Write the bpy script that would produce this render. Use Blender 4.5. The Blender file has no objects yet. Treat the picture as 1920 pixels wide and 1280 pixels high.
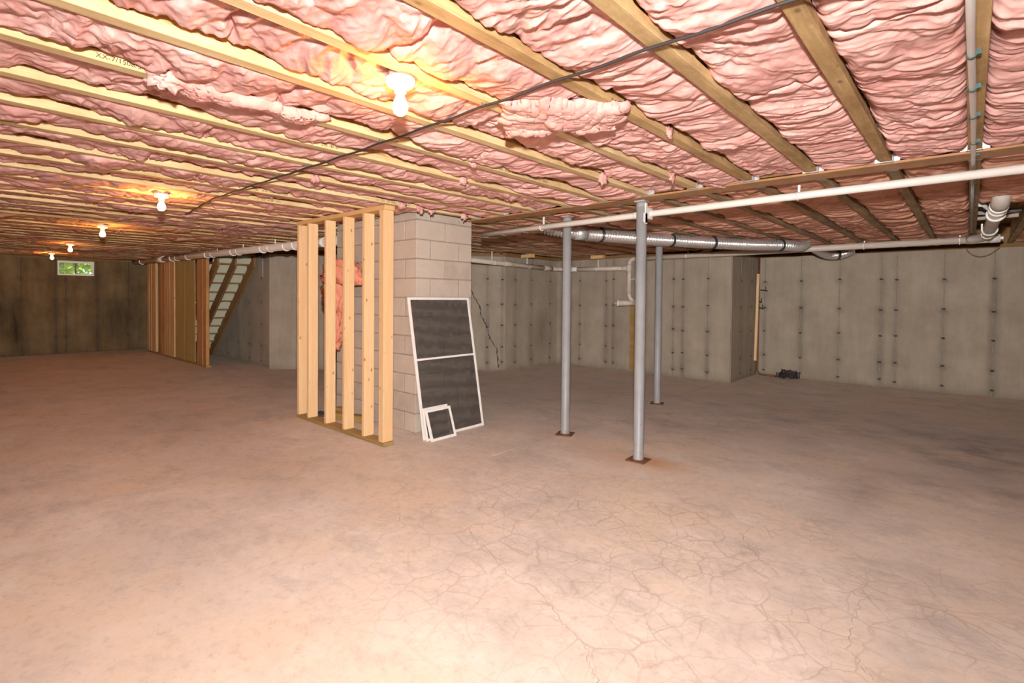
import bpy, bmesh, math, random
import numpy as np
from mathutils import Vector, Matrix
random.seed(7)
PI = math.pi
SC = bpy.context.scene
COL = SC.collection

# ------------------------------------------------------------------ camera, light, exposure
CAMZ = 1.428                      # lens height above the slab
PITCH, ROLL, YAW = 0.0193, 0.0086, 0.7397
def camera():
    cd = bpy.data.cameras.new('camera'); cam = bpy.data.objects.new('camera', cd); COL.objects.link(cam)
    cy, sy, cp, sp = math.cos(YAW), math.sin(YAW), math.cos(PITCH), math.sin(PITCH)
    fw = Vector((-sy*cp, cy*cp, -sp)); r = Vector((cy, sy, 0)); u = r.cross(fw)
    r2 = r*math.cos(ROLL)+u*math.sin(ROLL); u2 = u*math.cos(ROLL)-r*math.sin(ROLL)
    m = Matrix((r2, u2, -fw)).transposed().to_4x4(); m.translation = (0, 0, CAMZ)
    cam.matrix_world = m
    cd.sensor_width = 36; cd.lens = 36*963.6/1920
    cd.shift_x = 19.94/1920; cd.shift_y = -63.5/1920
    cd.clip_start = 0.02; cd.clip_end = 200
    SC.camera = cam
    return fw
FW = camera()
world = bpy.data.worlds.new('daylight'); SC.world = world; world.use_nodes = True
bg = world.node_tree.nodes['Background']; bg.inputs[0].default_value = (0.75, 0.85, 1.0, 1); bg.inputs[1].default_value = 1.6

def lamp(name, kind, loc, power, color, **kw):
    l = bpy.data.lights.new(name, kind); o = bpy.data.objects.new(name, l); COL.objects.link(o)
    o.location = loc; l.energy = power; l.color = color
    for k, v in kw.items(): setattr(l, k, v)
    return o
sun = lamp('sun', 'SUN', (-30, 0, 20), 6.0, (1.0, 0.95, 0.85), angle=0.01)
sun.rotation_euler = (0.35, 0.75, 0.0)
# the photographer's flash on a bracket above the lens
fl = lamp('camera_flash', 'SPOT', (0, 0, CAMZ+0.36), 225, (1.0, 0.97, 0.94), spot_size=math.radians(168), spot_blend=0.9, shadow_soft_size=0.045)
fl.data.use_nodes = True; _nt = fl.data.node_tree
_lf = _nt.nodes.new('ShaderNodeLightFalloff'); _lf.inputs[0].default_value = 1.0
_nt.links.new(_lf.outputs['Linear'], _nt.nodes['Emission'].inputs['Strength'])
fl.rotation_euler = Vector((FW.x, FW.y, -0.03)).to_track_quat('-Z', 'Y').to_euler()
BULB = 220.0                       # emission of the bare bulbs
SC.view_settings.view_transform = 'Standard'; SC.view_settings.look = 'None'
SC.view_settings.gamma = 1.0; SC.view_settings.use_curve_mapping = False
SC.view_settings.exposure = 0.0

# ------------------------------------------------------------------ helpers
def link(o, parent=None):
    COL.objects.link(o)
    if parent is not None: o.parent = parent
    return o
def tag(o, label=None, cat=None, group=None, kind=None):
    if label: o['label'] = label
    if cat: o['category'] = cat
    if group: o['group'] = group
    if kind: o['kind'] = kind
    return o
def empty(name, loc, label, cat, group=None):
    o = bpy.data.objects.new(name, None); o.empty_display_size = .1; COL.objects.link(o); o.location = loc
    return tag(o, label, cat, group)
class MB:
    """collects shapes in world coordinates; build() links them as one mesh object"""
    def __init__(s): s.v = []; s.f = []; s.sm = []
    def add(s, vs, fs, smooth=False):
        b = len(s.v); s.v += [tuple(v) for v in vs]
        s.f += [tuple(i+b for i in f) for f in fs]; s.sm += [smooth]*len(fs)
        return s
    def box(s, a, b, bev=0.0, M=None):
        x0, x1 = min(a[0], b[0]), max(a[0], b[0]); y0, y1 = min(a[1], b[1]), max(a[1], b[1]); z0, z1 = min(a[2], b[2]), max(a[2], b[2])
        if bev <= 0:
            vs = [(x0,y0,z0),(x1,y0,z0),(x1,y1,z0),(x0,y1,z0),(x0,y0,z1),(x1,y0,z1),(x1,y1,z1),(x0,y1,z1)]
            fs = [(0,3,2,1),(4,5,6,7),(0,1,5,4),(1,2,6,5),(2,3,7,6),(3,0,4,7)]
        else:
            bm = bmesh.new(); bmesh.ops.create_cube(bm, size=1)
            for v in bm.verts: v.co = Vector(((x0+x1)/2+v.co.x*(x1-x0), (y0+y1)/2+v.co.y*(y1-y0), (z0+z1)/2+v.co.z*(z1-z0)))
            bmesh.ops.bevel(bm, geom=bm.edges[:], offset=bev, segments=1, affect='EDGES')
            bm.verts.index_update(); vs = [v.co[:] for v in bm.verts]; fs = [tuple(v.index for v in f.verts) for f in bm.faces]; bm.free()
        if M is not None: vs = [(M @ Vector(v))[:] for v in vs]
        return s.add(vs, fs)
    def tube(s, pts, r, n=12, caps=True, smooth=True):
        pts = [Vector(q) for q in pts]; rs = r if isinstance(r, (list, tuple)) else [r]*len(pts)
        vs = []; prev = None
        for i, q in enumerate(pts):
            t = (pts[min(i+1, len(pts)-1)]-pts[max(i-1, 0)]).normalized()
            if prev is None:
                a = Vector((0,0,1)) if abs(t.z) < .9 else Vector((1,0,0)); n1 = t.cross(a).normalized()
            else:
                n1 = (prev-t*prev.dot(t)).normalized()
            prev = n1; n2 = t.cross(n1)
            for k in range(n):
                an = 2*PI*k/n; vs.append(q+(n1*math.cos(an)+n2*math.sin(an))*rs[i])
        fs = []
        for i in range(len(pts)-1):
            for k in range(n):
                a = i*n+k; b = i*n+(k+1) % n; fs.append((a, b, b+n, a+n))
        s.add(vs, fs, smooth)
        if caps:
            b = len(s.v)-len(vs); m = (len(pts)-1)*n
            s.f += [tuple(b+k for k in reversed(range(n))), tuple(b+m+k for k in range(n))]; s.sm += [False, False]
        return s
    def lathe(s, prof, loc, n=24, M=None, smooth=True):
        """prof: (radius, z) going up or down; axis is z"""
        vs = []; loc = Vector(loc)
        for r, z in prof:
            for k in range(n):
                v = Vector((r*math.cos(2*PI*k/n), r*math.sin(2*PI*k/n), z))
                if M is not None: v = M @ v
                vs.append(v+loc)
        fs = [(i*n+k, i*n+(k+1) % n, (i+1)*n+(k+1) % n, (i+1)*n+k) for i in range(len(prof)-1) for k in range(n)]
        return s.add(vs, fs, smooth)
    def build(s, name, m, parent=None, origin=None):
        me = bpy.data.meshes.new(name)
        o = Vector(origin) if origin is not None else Vector((0,0,0))
        pw = Vector((0,0,0)); q = parent
        while q is not None: pw += q.location; q = q.parent
        if parent is not None and origin is None: o = pw
        me.from_pydata([tuple(Vector(v)-o) for v in s.v], [], s.f)
        me.polygons.foreach_set('use_smooth', s.sm)
        bm = bmesh.new(); bm.from_mesh(me); bmesh.ops.recalc_face_normals(bm, faces=bm.faces[:]); bm.to_mesh(me); bm.free()
        me.materials.append(m)
        ob = bpy.data.objects.new(name, me); ob.location = o-pw
        return link(ob, parent)
def grid_mesh(name, X, Y, Z, m, parent=None, smooth=True, attr=None, flip=False, mask=None):
    """numpy grids (ny,nx) -> mesh object"""
    ny, nx = X.shape
    co = np.stack([X, Y, Z], -1).reshape(-1, 3).astype(np.float32)
    idx = np.arange(ny*nx).reshape(ny, nx)
    q = np.stack([idx[:-1,:-1], idx[:-1,1:], idx[1:,1:], idx[1:,:-1]], -1)
    if flip: q = q[..., ::-1]
    q = q.reshape(-1, 4)
    if mask is not None: q = q[mask.reshape(-1)]
    me = bpy.data.meshes.new(name)
    me.vertices.add(len(co)); me.vertices.foreach_set('co', co.ravel())
    nf = len(q); me.loops.add(nf*4); me.loops.foreach_set('vertex_index', q.astype(np.int32).ravel())
    me.polygons.add(nf); me.polygons.foreach_set('loop_start', np.arange(0, nf*4, 4, dtype=np.int32)); me.polygons.foreach_set('loop_total', np.full(nf, 4, np.int32))
    me.polygons.foreach_set('use_smooth', np.full(nf, smooth))
    if attr:
        for k, a in attr.items():
            at = me.attributes.new(k, 'FLOAT', 'POINT'); at.data.foreach_set('value', a.reshape(-1).astype(np.float32))
    me.update(); me.validate(); me.materials.append(m)
    return link(bpy.data.objects.new(name, me), parent)
def share(src, parent, loc, rot=None, scale=None, m=None):
    o = src.copy(); COL.objects.link(o); o.parent = parent; o.location = loc
    if rot is not None: o.rotation_euler = rot
    if scale is not None: o.scale = scale
    if m is not None:
        o.material_slots[0].link = 'OBJECT'; o.material_slots[0].material = m
    return o
# numpy gradient noise
def _hash(i, j, seed):
    h = (i.astype(np.int64)*374761393+j.astype(np.int64)*668265263+seed*974634777) & 0xffffffff
    h = ((h ^ (h >> 13))*1274126177) & 0xffffffff
    return ((h ^ (h >> 16)) & 0xffff)/65536.0*2*PI
def perlin(x, y, seed=0):
    i = np.floor(x); j = np.floor(y); fx = x-i; fy = y-j
    u = fx*fx*fx*(fx*(fx*6-15)+10); v = fy*fy*fy*(fy*(fy*6-15)+10)
    def g(a, b):
        an = _hash(i+a, j+b, seed); return np.cos(an)*(fx-a)+np.sin(an)*(fy-b)
    return ((g(0,0)*(1-u)+g(1,0)*u)*(1-v)+(g(0,1)*(1-u)+g(1,1)*u)*v)*1.5

# ------------------------------------------------------------------ materials
def mat(name):
    m = bpy.data.materials.new(name); m.use_nodes = True
    nt = m.node_tree; b = nt.nodes['Principled BSDF']
    return m, nt, b
class N:
    def __init__(s, nt): s.nt = nt
    def n(s, t, **kw):
        x = s.nt.nodes.new(t)
        for k, v in kw.items():
            if k.startswith('i_'):
                key = k[2:]; x.inputs[int(key) if key.isdigit() else key].default_value = v
            else: setattr(x, k, v)
        return x
    def l(s, a, b): s.nt.links.new(a, b)
    def coord(s, kind='Object', scale=(1,1,1), rot=(0,0,0)):
        tc = s.n('ShaderNodeTexCoord'); mp = s.n('ShaderNodeMapping'); mp.inputs['Scale'].default_value = scale; mp.inputs['Rotation'].default_value = rot
        if kind == 'World':
            g = s.n('ShaderNodeNewGeometry'); s.l(g.outputs['Position'], mp.inputs[0])
        else: s.l(tc.outputs[kind], mp.inputs[0])
        return mp.outputs[0]
    def noise(s, vec, scale, detail=4, rough=.55, dist=0.0):
        x = s.n('ShaderNodeTexNoise'); x.inputs['Scale'].default_value = scale; x.inputs['Detail'].default_value = detail
        x.inputs['Roughness'].default_value = rough; x.inputs['Distortion'].default_value = dist
        s.l(vec, x.inputs['Vector']); return x.outputs[0]
    def ramp(s, fac, stops):
        x = s.n('ShaderNodeValToRGB'); e = x.color_ramp.elements
        while len(e) < len(stops): e.new(.5)
        for k, (p_, c) in enumerate(stops):
            e[k].position = p_; e[k].color = (*c, 1) if not isinstance(c, float) else (c, c, c, 1)
        s.l(fac, x.inputs[0]); return x.outputs[0]
    def mix(s, fac, a, b, mode='MIX'):
        x = s.n('ShaderNodeMix', data_type='RGBA', blend_type=mode)
        for sock, v in ((x.inputs[0], fac), (x.inputs[6], a), (x.inputs[7], b)):
            if isinstance(v, (int, float)): sock.default_value = v
            elif isinstance(v, tuple): sock.default_value = (*v, 1)
            else: s.l(v, sock)
        return x.outputs[2]
    def math(s, op, a, b=0.0, clamp=False):
        x = s.n('ShaderNodeMath', operation=op, use_clamp=clamp)
        for k, v in enumerate((a, b)):
            if isinstance(v, (int, float)): x.inputs[k].default_value = v
            else: s.l(v, x.inputs[k])
        return x.outputs[0]
    def attr(s, name):
        x = s.n('ShaderNodeAttribute'); x.attribute_name = name; return x.outputs['Fac']
    def bump(s, h, strength=.3, dist=.01):
        x = s.n('ShaderNodeBump'); x.inputs['Strength'].default_value = strength; x.inputs['Distance'].default_value = dist
        s.l(h, x.inputs['Height']); return x.outputs[0]
    def rnd(s):
        return s.n('ShaderNodeObjectInfo').outputs['Random']
def plain(name, c, rough=.6, metal=0.0, var=.12, scale=8.0, bump=0.0, spec=.5):
    m, nt, b = mat(name); n = N(nt)
    f = n.noise(n.coord('Object'), scale, 4)
    col = n.ramp(f, [(.25, tuple(x*(1-var) for x in c)), (.75, tuple(min(1, x*(1+var)) for x in c))])
    n.l(col, b.inputs['Base Color']); b.inputs['Roughness'].default_value = rough; b.inputs['Metallic'].default_value = metal
    b.inputs['Specular IOR Level'].default_value = spec
    if bump: n.l(n.bump(f, bump, .005), b.inputs['Normal'])
    return m
def wood(name, light, dark, axis='y', knots=True, grime=0.0, grimec=(.16,.09,.04), rough=.7, tint=.12):
    """sawn softwood, grain stretched along one axis"""
    m, nt, b = mat(name); n = N(nt)
    st = {'x': (.05,1,1), 'y': (1,.05,1), 'z': (1,1,.05)}[axis]
    v = n.coord('Object', st)
    oi = n.rnd(); off = n.n('ShaderNodeVectorMath', operation='ADD'); cv = n.n('ShaderNodeCombineXYZ')
    n.l(n.math('MULTIPLY', oi, 37.0), cv.inputs[0]); n.l(n.math('MULTIPLY', oi, 91.0), cv.inputs[2]); n.l(v, off.inputs[0]); n.l(cv.outputs[0], off.inputs[1]); v = off.outputs[0]
    g = n.noise(v, 45, 5, .6, 1.2); g2 = n.noise(v, 9, 3, .5, .6)
    col = n.ramp(n.math('ADD', n.math('MULTIPLY', g, .6), n.math('MULTIPLY', g2, .4)), [(.3, dark), (.5, tuple((a+c)/2 for a, c in zip(light, dark))), (.62, light)])
    if knots:
        vk = n.coord('Object', tuple(.55 if x < 1 else 1 for x in st)); offk = n.n('ShaderNodeVectorMath', operation='ADD'); n.l(vk, offk.inputs[0]); n.l(cv.outputs[0], offk.inputs[1])
        vo = n.n('ShaderNodeTexVoronoi'); vo.inputs['Scale'].default_value = 11.0; n.l(offk.outputs[0], vo.inputs['Vector'])
        kf = n.ramp(vo.outputs['Distance'], [(.05, 1.0), (.14, 0.0)])
        col = n.mix(kf, col, tuple(x*.42 for x in dark))
    if grime:
        gg = n.ramp(n.noise(n.coord('World', tuple(.35 if x < 1 else 1 for x in st)), 7, 6, .7), [(.42, 0.0), (.68, 1.0)])
        col = n.mix(n.math('MULTIPLY', gg, grime), col, grimec)
    hv = n.mix(n.math('MULTIPLY', oi, tint), col, (.45,.22,.06))
    n.l(hv, b.inputs['Base Color']); b.inputs['Roughness'].default_value = rough; b.inputs['Specular IOR Level'].default_value = .25
    n.l(n.bump(g, .25, .003), b.inputs['Normal'])
    return m
M = {}
M['stud'] = wood('pine stud', (.86,.60,.34), (.76,.47,.23), 'z')
M['plate'] = wood('pine plate', (.80,.54,.26), (.66,.39,.15), 'x')
M['treated'] = wood('treated sill', (.42,.27,.10), (.25,.15,.05), 'x', knots=False)
M['flange'] = wood('joist flange', (.84,.67,.40), (.68,.47,.22), 'y', knots=False, grime=.6, grimec=(.40,.25,.10), tint=.15)
M['flange_old_dim'] = wood('weathered dimmed joist flange', (.52,.38,.22), (.30,.20,.11), 'y', knots=False, grime=.75, grimec=(.13,.09,.06))
M['flange_mid'] = wood('stained dimmed joist flange', (.70,.50,.26), (.46,.30,.13), 'y', knots=True, grime=.8, grimec=(.24,.14,.06), tint=.2)  # stains on the right; painted dimness on the far-left joists
M['brown_wood'] = wood('dark wood', (.30,.17,.07), (.16,.08,.03), 'x', knots=False)
M['stair_wood'] = wood('stair timber', (.30,.17,.07), (.18,.09,.03), 'x', knots=False)
M['cedar'] = wood('reddish stud', (.62,.33,.13), (.40,.18,.06), 'z', grime=.4)
M['cedar_pale'] = wood('pale stud far', (.72,.47,.24), (.52,.29,.12), 'z')
M['ply'] = wood('plywood', (.50,.37,.15), (.36,.25,.08), 'z', knots=False)
def osb():
    m, nt, b = mat('strand board'); n = N(nt)
    vo = n.n('ShaderNodeTexVoronoi'); vo.inputs['Scale'].default_value = 30; n.l(n.coord('Object', (1,.5,1.6)), vo.inputs['Vector'])
    col = n.ramp(vo.outputs['Color'], [(.2,(.42,.24,.08)),(.5,(.66,.42,.17)),(.8,(.78,.55,.27))])
    n.l(col, b.inputs['Base Color']); b.inputs['Roughness'].default_value = .75
    return m
M['osb'] = osb()
def insulation(name, light, mid, deep):
    m, nt, b = mat(name); n = N(nt); v = n.coord('World', (.7,1,1))
    f = n.noise(v, 6, 5, .6, .8); f2 = n.noise(v, 38, 4, .7, .5)
    fac = n.math('ADD', n.math('MULTIPLY', f, .65), n.math('MULTIPLY', f2, .35))
    col = n.ramp(fac, [(.3, deep), (.48, mid), (.66, light)])
    n.l(col, b.inputs['Base Color']); b.inputs['Roughness'].default_value = 1.0; b.inputs['Specular IOR Level'].default_value = .05
    h = n.math('ADD', n.math('MULTIPLY', n.noise(v, 85, 6, .8, .3), .7), n.math('MULTIPLY', n.noise(v, 220, 2, .6), .4))
    n.l(n.bump(h, .35, .004), b.inputs['Normal'])
    return m
M['pink'] = insulation('pink glass wool', (.79,.52,.465), (.74,.40,.355), (.60,.26,.225))
M['pink_dusty_dim'] = insulation('dusty dimmed pink glass wool', (.74,.42,.31), (.64,.32,.22), (.46,.20,.13))  # dark tone also paints the weaker light at the far left
M['salmon'] = insulation('salmon glass wool', (.78,.34,.23), (.70,.27,.17), (.50,.17,.11))
def concrete_wall(name, c1, c2, dk):
    m, nt, b = mat(name); n = N(nt)
    v = n.coord('World'); vs = n.coord('World', (1,1,.18))
    f = n.noise(v, 2.2, 7, .62); s = n.noise(vs, 5, 6, .65)
    col = n.ramp(n.math('ADD', n.math('MULTIPLY', f, .55), n.math('MULTIPLY', s, .45)), [(.36, c2), (.62, c1)])
    sp = n.ramp(n.noise(v, 42, 3, .6), [(.62, 0.0), (.74, 1.0)])
    col = n.mix(n.math('MULTIPLY', sp, .35), col, tuple(x*.45 for x in c2))
    st = n.math('MULTIPLY', n.attr('stain'), n.ramp(n.noise(vs, 9, 5, .7), [(.3, .35), (.65, 1.0)]), clamp=True)
    col = n.mix(st, col, dk)
    n.l(col, b.inputs['Base Color']); b.inputs['Roughness'].default_value = .9; b.inputs['Specular IOR Level'].default_value = .2
    n.l(n.bump(n.noise(v, 25, 6, .7), .25, .008), b.inputs['Normal'])
    return m
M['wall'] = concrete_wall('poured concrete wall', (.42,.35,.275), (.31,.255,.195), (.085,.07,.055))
M['wall_brown'] = concrete_wall('brown concrete wall', (.215,.15,.078), (.12,.08,.038), (.03,.022,.014))  # same concrete in darker, browner tones
def slab():
    m, nt, b = mat('concrete slab'); n = N(nt); v = n.coord('World')
    big = n.noise(v, .6, 5, .6); med = n.noise(v, 2.6, 9, .72); fine = n.noise(v, 17, 7, .75)
    col = n.ramp(n.math('ADD', n.math('MULTIPLY', big, .4), n.math('MULTIPLY', med, .6)), [(.38,(.53,.465,.41)), (.5,(.665,.56,.48)), (.62,(.735,.645,.57))])
    # warm dusty sheets, and pale worn patches
    col = n.mix(n.ramp(n.noise(v, .75, 7, .66), [(.47, 0.0), (.62, .75)]), col, (.71,.56,.42))
    col = n.mix(n.ramp(n.noise(n.coord('World', (1,1,1), (0,0,1.1)), 1.9, 9, .74), [(.54, 0.0), (.68, .6)]), col, (.77,.70,.635))
    # grey trowel scuffs, stretched sideways
    sc = n.noise(n.coord('World', (.8,1.3,1), (0,0,-.7)), 2.3, 10, .78)
    col = n.mix(n.math('MULTIPLY', n.ramp(sc, [(.51, 0.0), (.68, 1.0)]), .5), col, (.36,.32,.29))
    col = n.mix(n.math('MULTIPLY', n.attr('grey'), n.ramp(n.math('ADD', n.math('MULTIPLY', med, .6), n.math('MULTIPLY', sc, .4)), [(.40, 0.05), (.60, 1.0)])), col, (.28,.245,.225))
    col = n.mix(n.math('MULTIPLY', n.attr('rust'), n.ramp(fine, [(.3, .5), (.7, 1.0)])), col, (.56,.26,.09))
    col = n.mix(n.ramp(fine, [(.34, .35), (.47, 0.0)]), col, (.36,.28,.23)); col = n.mix(n.ramp(fine, [(.55, 0.0), (.7, .3)]), col, (.80,.70,.63))
    # map cracking, where the slab crazed
    wv = n.n('ShaderNodeVectorMath', operation='ADD'); nz = n.n('ShaderNodeTexNoise'); nz.inputs['Scale'].default_value = 7; nz.inputs['Detail'].default_value = 4; n.l(v, nz.inputs['Vector'])
    sca = n.n('ShaderNodeVectorMath', operation='SCALE'); sca.inputs['Scale'].default_value = .085; n.l(nz.outputs['Color'], sca.inputs[0]); n.l(v, wv.inputs[0]); n.l(sca.outputs[0], wv.inputs[1])
    cr = None
    for scale, wd, am in ((5.0, .034, 1.0), (9.5, .045, .6)):
        vo = n.n('ShaderNodeTexVoronoi', feature='DISTANCE_TO_EDGE'); vo.inputs['Scale'].default_value = scale; n.l(wv.outputs[0], vo.inputs['Vector'])
        c = n.math('MULTIPLY', n.ramp(vo.outputs['Distance'], [(0.0, 1.0), (wd, 0.0)]), am)
        cr = c if cr is None else n.math('MAXIMUM', cr, c)
    cm = n.math('MULTIPLY', n.math('MULTIPLY', cr, n.attr('crazing')), n.ramp(n.noise(v, 2.2, 4, .6), [(.38, .12), (.55, 1.0)]), clamp=True)
    col = n.mix(n.math('MULTIPLY', cm, .55), col, (.36,.265,.215))
    col = n.mix(n.math('MULTIPLY', n.attr('joint'), .55), col, (.22,.17,.14))
    n.l(col, b.inputs['Base Color']); b.inputs['Specular IOR Level'].default_value = .3
    n.l(n.ramp(med, [(.3, .62), (.7, .85)]), b.inputs['Roughness'])
    n.l(n.bump(n.math('SUBTRACT', fine, cm), .12, .004), b.inputs['Normal'])
    return m
M['slab'] = slab()
def block_mat():
    m, nt, b = mat('concrete block'); n = N(nt); v = n.coord('World')
    f = n.noise(v, 5, 6, .65); r = n.rnd()
    col = n.ramp(f, [(.3,(.42,.345,.285)), (.7,(.56,.475,.40))])
    col = n.mix(n.math('MULTIPLY', n.ramp(r, [(.0, 0.0), (1.0, 1.0)]), .5), col, (.62,.51,.42))
    col = n.mix(n.math('MULTIPLY', n.ramp(n.noise(v, 90, 2, .5), [(.64, 0.0), (.74, 1.0)]), .5), col, (.23,.19,.15))
    n.l(col, b.inputs['Base Color']); b.inputs['Roughness'].default_value = .95; b.inputs['Specular IOR Level'].default_value = .15
    n.l(n.bump(n.noise(v, 120, 4, .7), .5, .004), b.inputs['Normal'])
    return m
M['block'] = block_mat()
M['mortar'] = plain('mortar', (.34,.28,.235), .95, var=.2, scale=30, bump=.3, spec=.1)
def steel_paint():
    m, nt, b = mat('grey painted steel'); n = N(nt); v = n.coord('World')
    f = n.noise(v, 4, 4); sc = n.ramp(n.noise(v, 38, 4, .7), [(.66, 0.0), (.72, 1.0)])
    col = n.mix(sc, n.ramp(f, [(.3,(.27,.272,.28)), (.7,(.34,.342,.345))]), (.10,.08,.07))
    z = n.n('ShaderNodeSeparateXYZ'); n.l(n.coord('World'), z.inputs[0])
    low = n.math('MULTIPLY', n.ramp(z.outputs['Z'], [(.0, 1.0), (.22, 0.0)]), n.ramp(n.noise(v, 30, 4, .7), [(.45, 0.0), (.6, 1.0)]))
    col = n.mix(n.math('MULTIPLY', low, .5), col, (.25,.13,.06))
    n.l(col, b.inputs['Base Color']); b.inputs['Roughness'].default_value = .42; b.inputs['Specular IOR Level'].default_value = .35
    return m
M['column'] = steel_paint()
M['rust'] = plain('rusty plate', (.17,.07,.03), .85, var=.4, scale=25, bump=.4)
M['beam'] = plain('red oxide beam', (.40,.20,.075), .55, var=.25, scale=9)
M['galv'] = plain('galvanised hanger', (.60,.60,.60), .45, .5, var=.35, scale=40, bump=.3)
M['pvc'] = plain('white plastic pipe', (.80,.74,.68), .35, var=.04, scale=5)
M['pvc_old'] = plain('dusty plastic pipe', (.66,.56,.47), .42, var=.07, scale=5)
M['strap'] = plain('white plastic strap', (.86,.84,.80), .4, var=.03)
M['pex'] = plain('translucent plastic tube', (.70,.66,.63), .3, var=.08, scale=4)
M['clip'] = plain('dark green clip', (.04,.10,.09), .5, var=.3)
M['grey_tube'] = plain('grey tube', (.40,.41,.42), .5)
M['foil'] = plain('aluminium foil duct', (.80,.79,.78), .24, .8, var=.10, scale=40, bump=.15)
M['black'] = plain('black plastic', (.025,.024,.023), .55)
M['cable'] = plain('dark cable', (.035,.028,.028), .6)
M['copper'] = plain('old copper', (.20,.085,.04), .6, .3, var=.3, scale=12)
M['frame'] = plain('white enamel frame', (.84,.80,.76), .4, var=.03)
M['porcelain'] = plain('white porcelain', (.90,.88,.84), .25, var=.02)
M['boxmetal'] = plain('junction box', (.42,.37,.34), .5, .4, var=.4, scale=60)
M['riser'] = plain('cream riser', (.52,.50,.37), .7, var=.04)
M['dark_panel'] = plain('charcoal panel', (.07,.065,.065), .8)
M['ink'] = plain('stamp ink', (.05,.035,.02), .9, var=.2)
M['crack'] = plain('slab crack', (.33,.225,.17), .95, var=.3, scale=20)
M['tie'] = plain('form tie end', (.07,.055,.045), .9, var=.3)
M['seam'] = plain('form seam', (.25,.22,.185), .95, var=.3, scale=12)
M['leaf'] = plain('leaves', (.34,.48,.06), .6, var=.55, scale=3)
M['bark'] = plain('bark', (.12,.08,.05), .9)
M['grass'] = plain('lawn', (.25,.36,.07), .9, var=.3)
M['deck'] = plain('subfloor boards', (.30,.19,.08), .85, var=.3, scale=4)
def emit(name, c, s):
    m, nt, b = mat(name); b.inputs['Base Color'].default_value = (.9,.9,.85,1)
    b.inputs['Emission Color'].default_value = (*c, 1); b.inputs['Emission Strength'].default_value = s
    return m
M['bulb'] = emit('glowing bulb', (1.0,.42,.085), BULB)
def screen_mat():
    m, nt, b = mat('insect screen'); n = N(nt)
    v = n.coord('Object'); w = n.n('ShaderNodeTexWave'); w.inputs['Scale'].default_value = 14; w.inputs['Distortion'].default_value = 5; w.inputs['Detail'].default_value = 2; n.l(v, w.inputs['Vector'])
    col = n.ramp(w.outputs['Color'], [(.3,(.085,.072,.06)), (.9,(.125,.11,.094))])
    n.l(col, b.inputs['Base Color']); b.inputs['Roughness'].default_value = .8
    t = n.n('ShaderNodeBsdfTransparent'); mx = n.n('ShaderNodeMixShader'); mx.inputs[0].default_value = .60
    n.l(t.outputs[0], mx.inputs[1]); n.l(b.outputs[0], mx.inputs[2]); n.l(mx.outputs[0], nt.nodes['Material Output'].inputs[0])
    return m
M['screen'] = screen_mat()
def glass():
    m, nt, b = mat('window glass'); n = N(nt)
    b.inputs['Base Color'].default_value = (.95,.98,.95,1); b.inputs['Roughness'].default_value = .02
    t = n.n('ShaderNodeBsdfTransparent'); mx = n.n('ShaderNodeMixShader'); mx.inputs[0].default_value = .08
    n.l(t.outputs[0], mx.inputs[1]); n.l(b.outputs[0], mx.inputs[2]); n.l(mx.outputs[0], nt.nodes['Material Output'].inputs[0])
    return m
M['glass'] = glass()

# ------------------------------------------------------------------ room shell
H = 2.296                                    # underside of the joists
TOP = 2.60                                   # underside of the subfloor
def axis_lines(a, b, step, extra=()):
    x = list(np.arange(a, b, step))+[b]
    x += [e for e in extra]; x = sorted(set(np.round(x, 4))); return np.array(x)
def blob(x, y, cx, cy, rx, ry, p=2.0):
    return np.exp(-(((x-cx)/rx)**2+((y-cy)/ry)**2)**(p/2))
# floor with a saw-cut control joint running away from the camera
JX = -3.165
xs = axis_lines(-16.3, 3.2, .12, (JX-.010, JX-.005, JX-.003, JX+.003, JX+.005, JX+.010)); ys = axis_lines(-2.7, 10.9, .12)
GX, GY = np.meshgrid(xs, ys); GZ = np.where((np.abs(GX-JX) < .004) & (GY > 3.4), -.006, 0.0); jnt = np.where(np.abs(GX-JX) < .006, np.clip((GY-3.1)/.9, 0, 1), 0)
crz = np.clip(1.25*blob(GX, GY, -1.45, 2.55, 1.7, 1.1, 2.4)+.5*blob(GX, GY, -.5, 3.2, .9, .7)+.10, 0, 1)
grey = np.clip(.95*blob(GX, GY, -.60, 4.55, .16, .62)+.55*blob(GX, GY, .05, 5.3, .5, .35)+.6*blob(GX, GY, -.25, 3.3, .35, .3)+.45*blob(GX, GY, -.1, 2.7, .3, .5)
     +.65*blob(GX, GY, -1.2, 7.0, 2.2, 1.3)+.6*blob(GX, GY, .1, 6.6, .5, 1.2)+.5*blob(GX, GY, -2.4, 5.6, .9, .7)+.5*blob(GX, GY, -6.5, 1.7, 1.3, .6)+.4*blob(GX, GY, -4.3, 1.75, .9, .35)+.4*blob(GX, GY, -3.3, .85, .5, .3)+.35*blob(GX, GY, -4.6, 5.6, 1.6, 1.2), 0, 1)
rust = np.clip(.9*blob(GX, GY, -2.02, 4.20, .20, .14)+.35*blob(GX, GY, -2.35, 4.15, .45, .25)+.25*blob(GX, GY, -3.1, 4.35, .3, .2), 0, 1)
floor = tag(grid_mesh('floor', GX, GY, GZ, M['slab'], smooth=False, attr={'crazing': crz, 'grey': grey, 'rust': rust, 'joint': jnt}), kind='structure')
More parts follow.
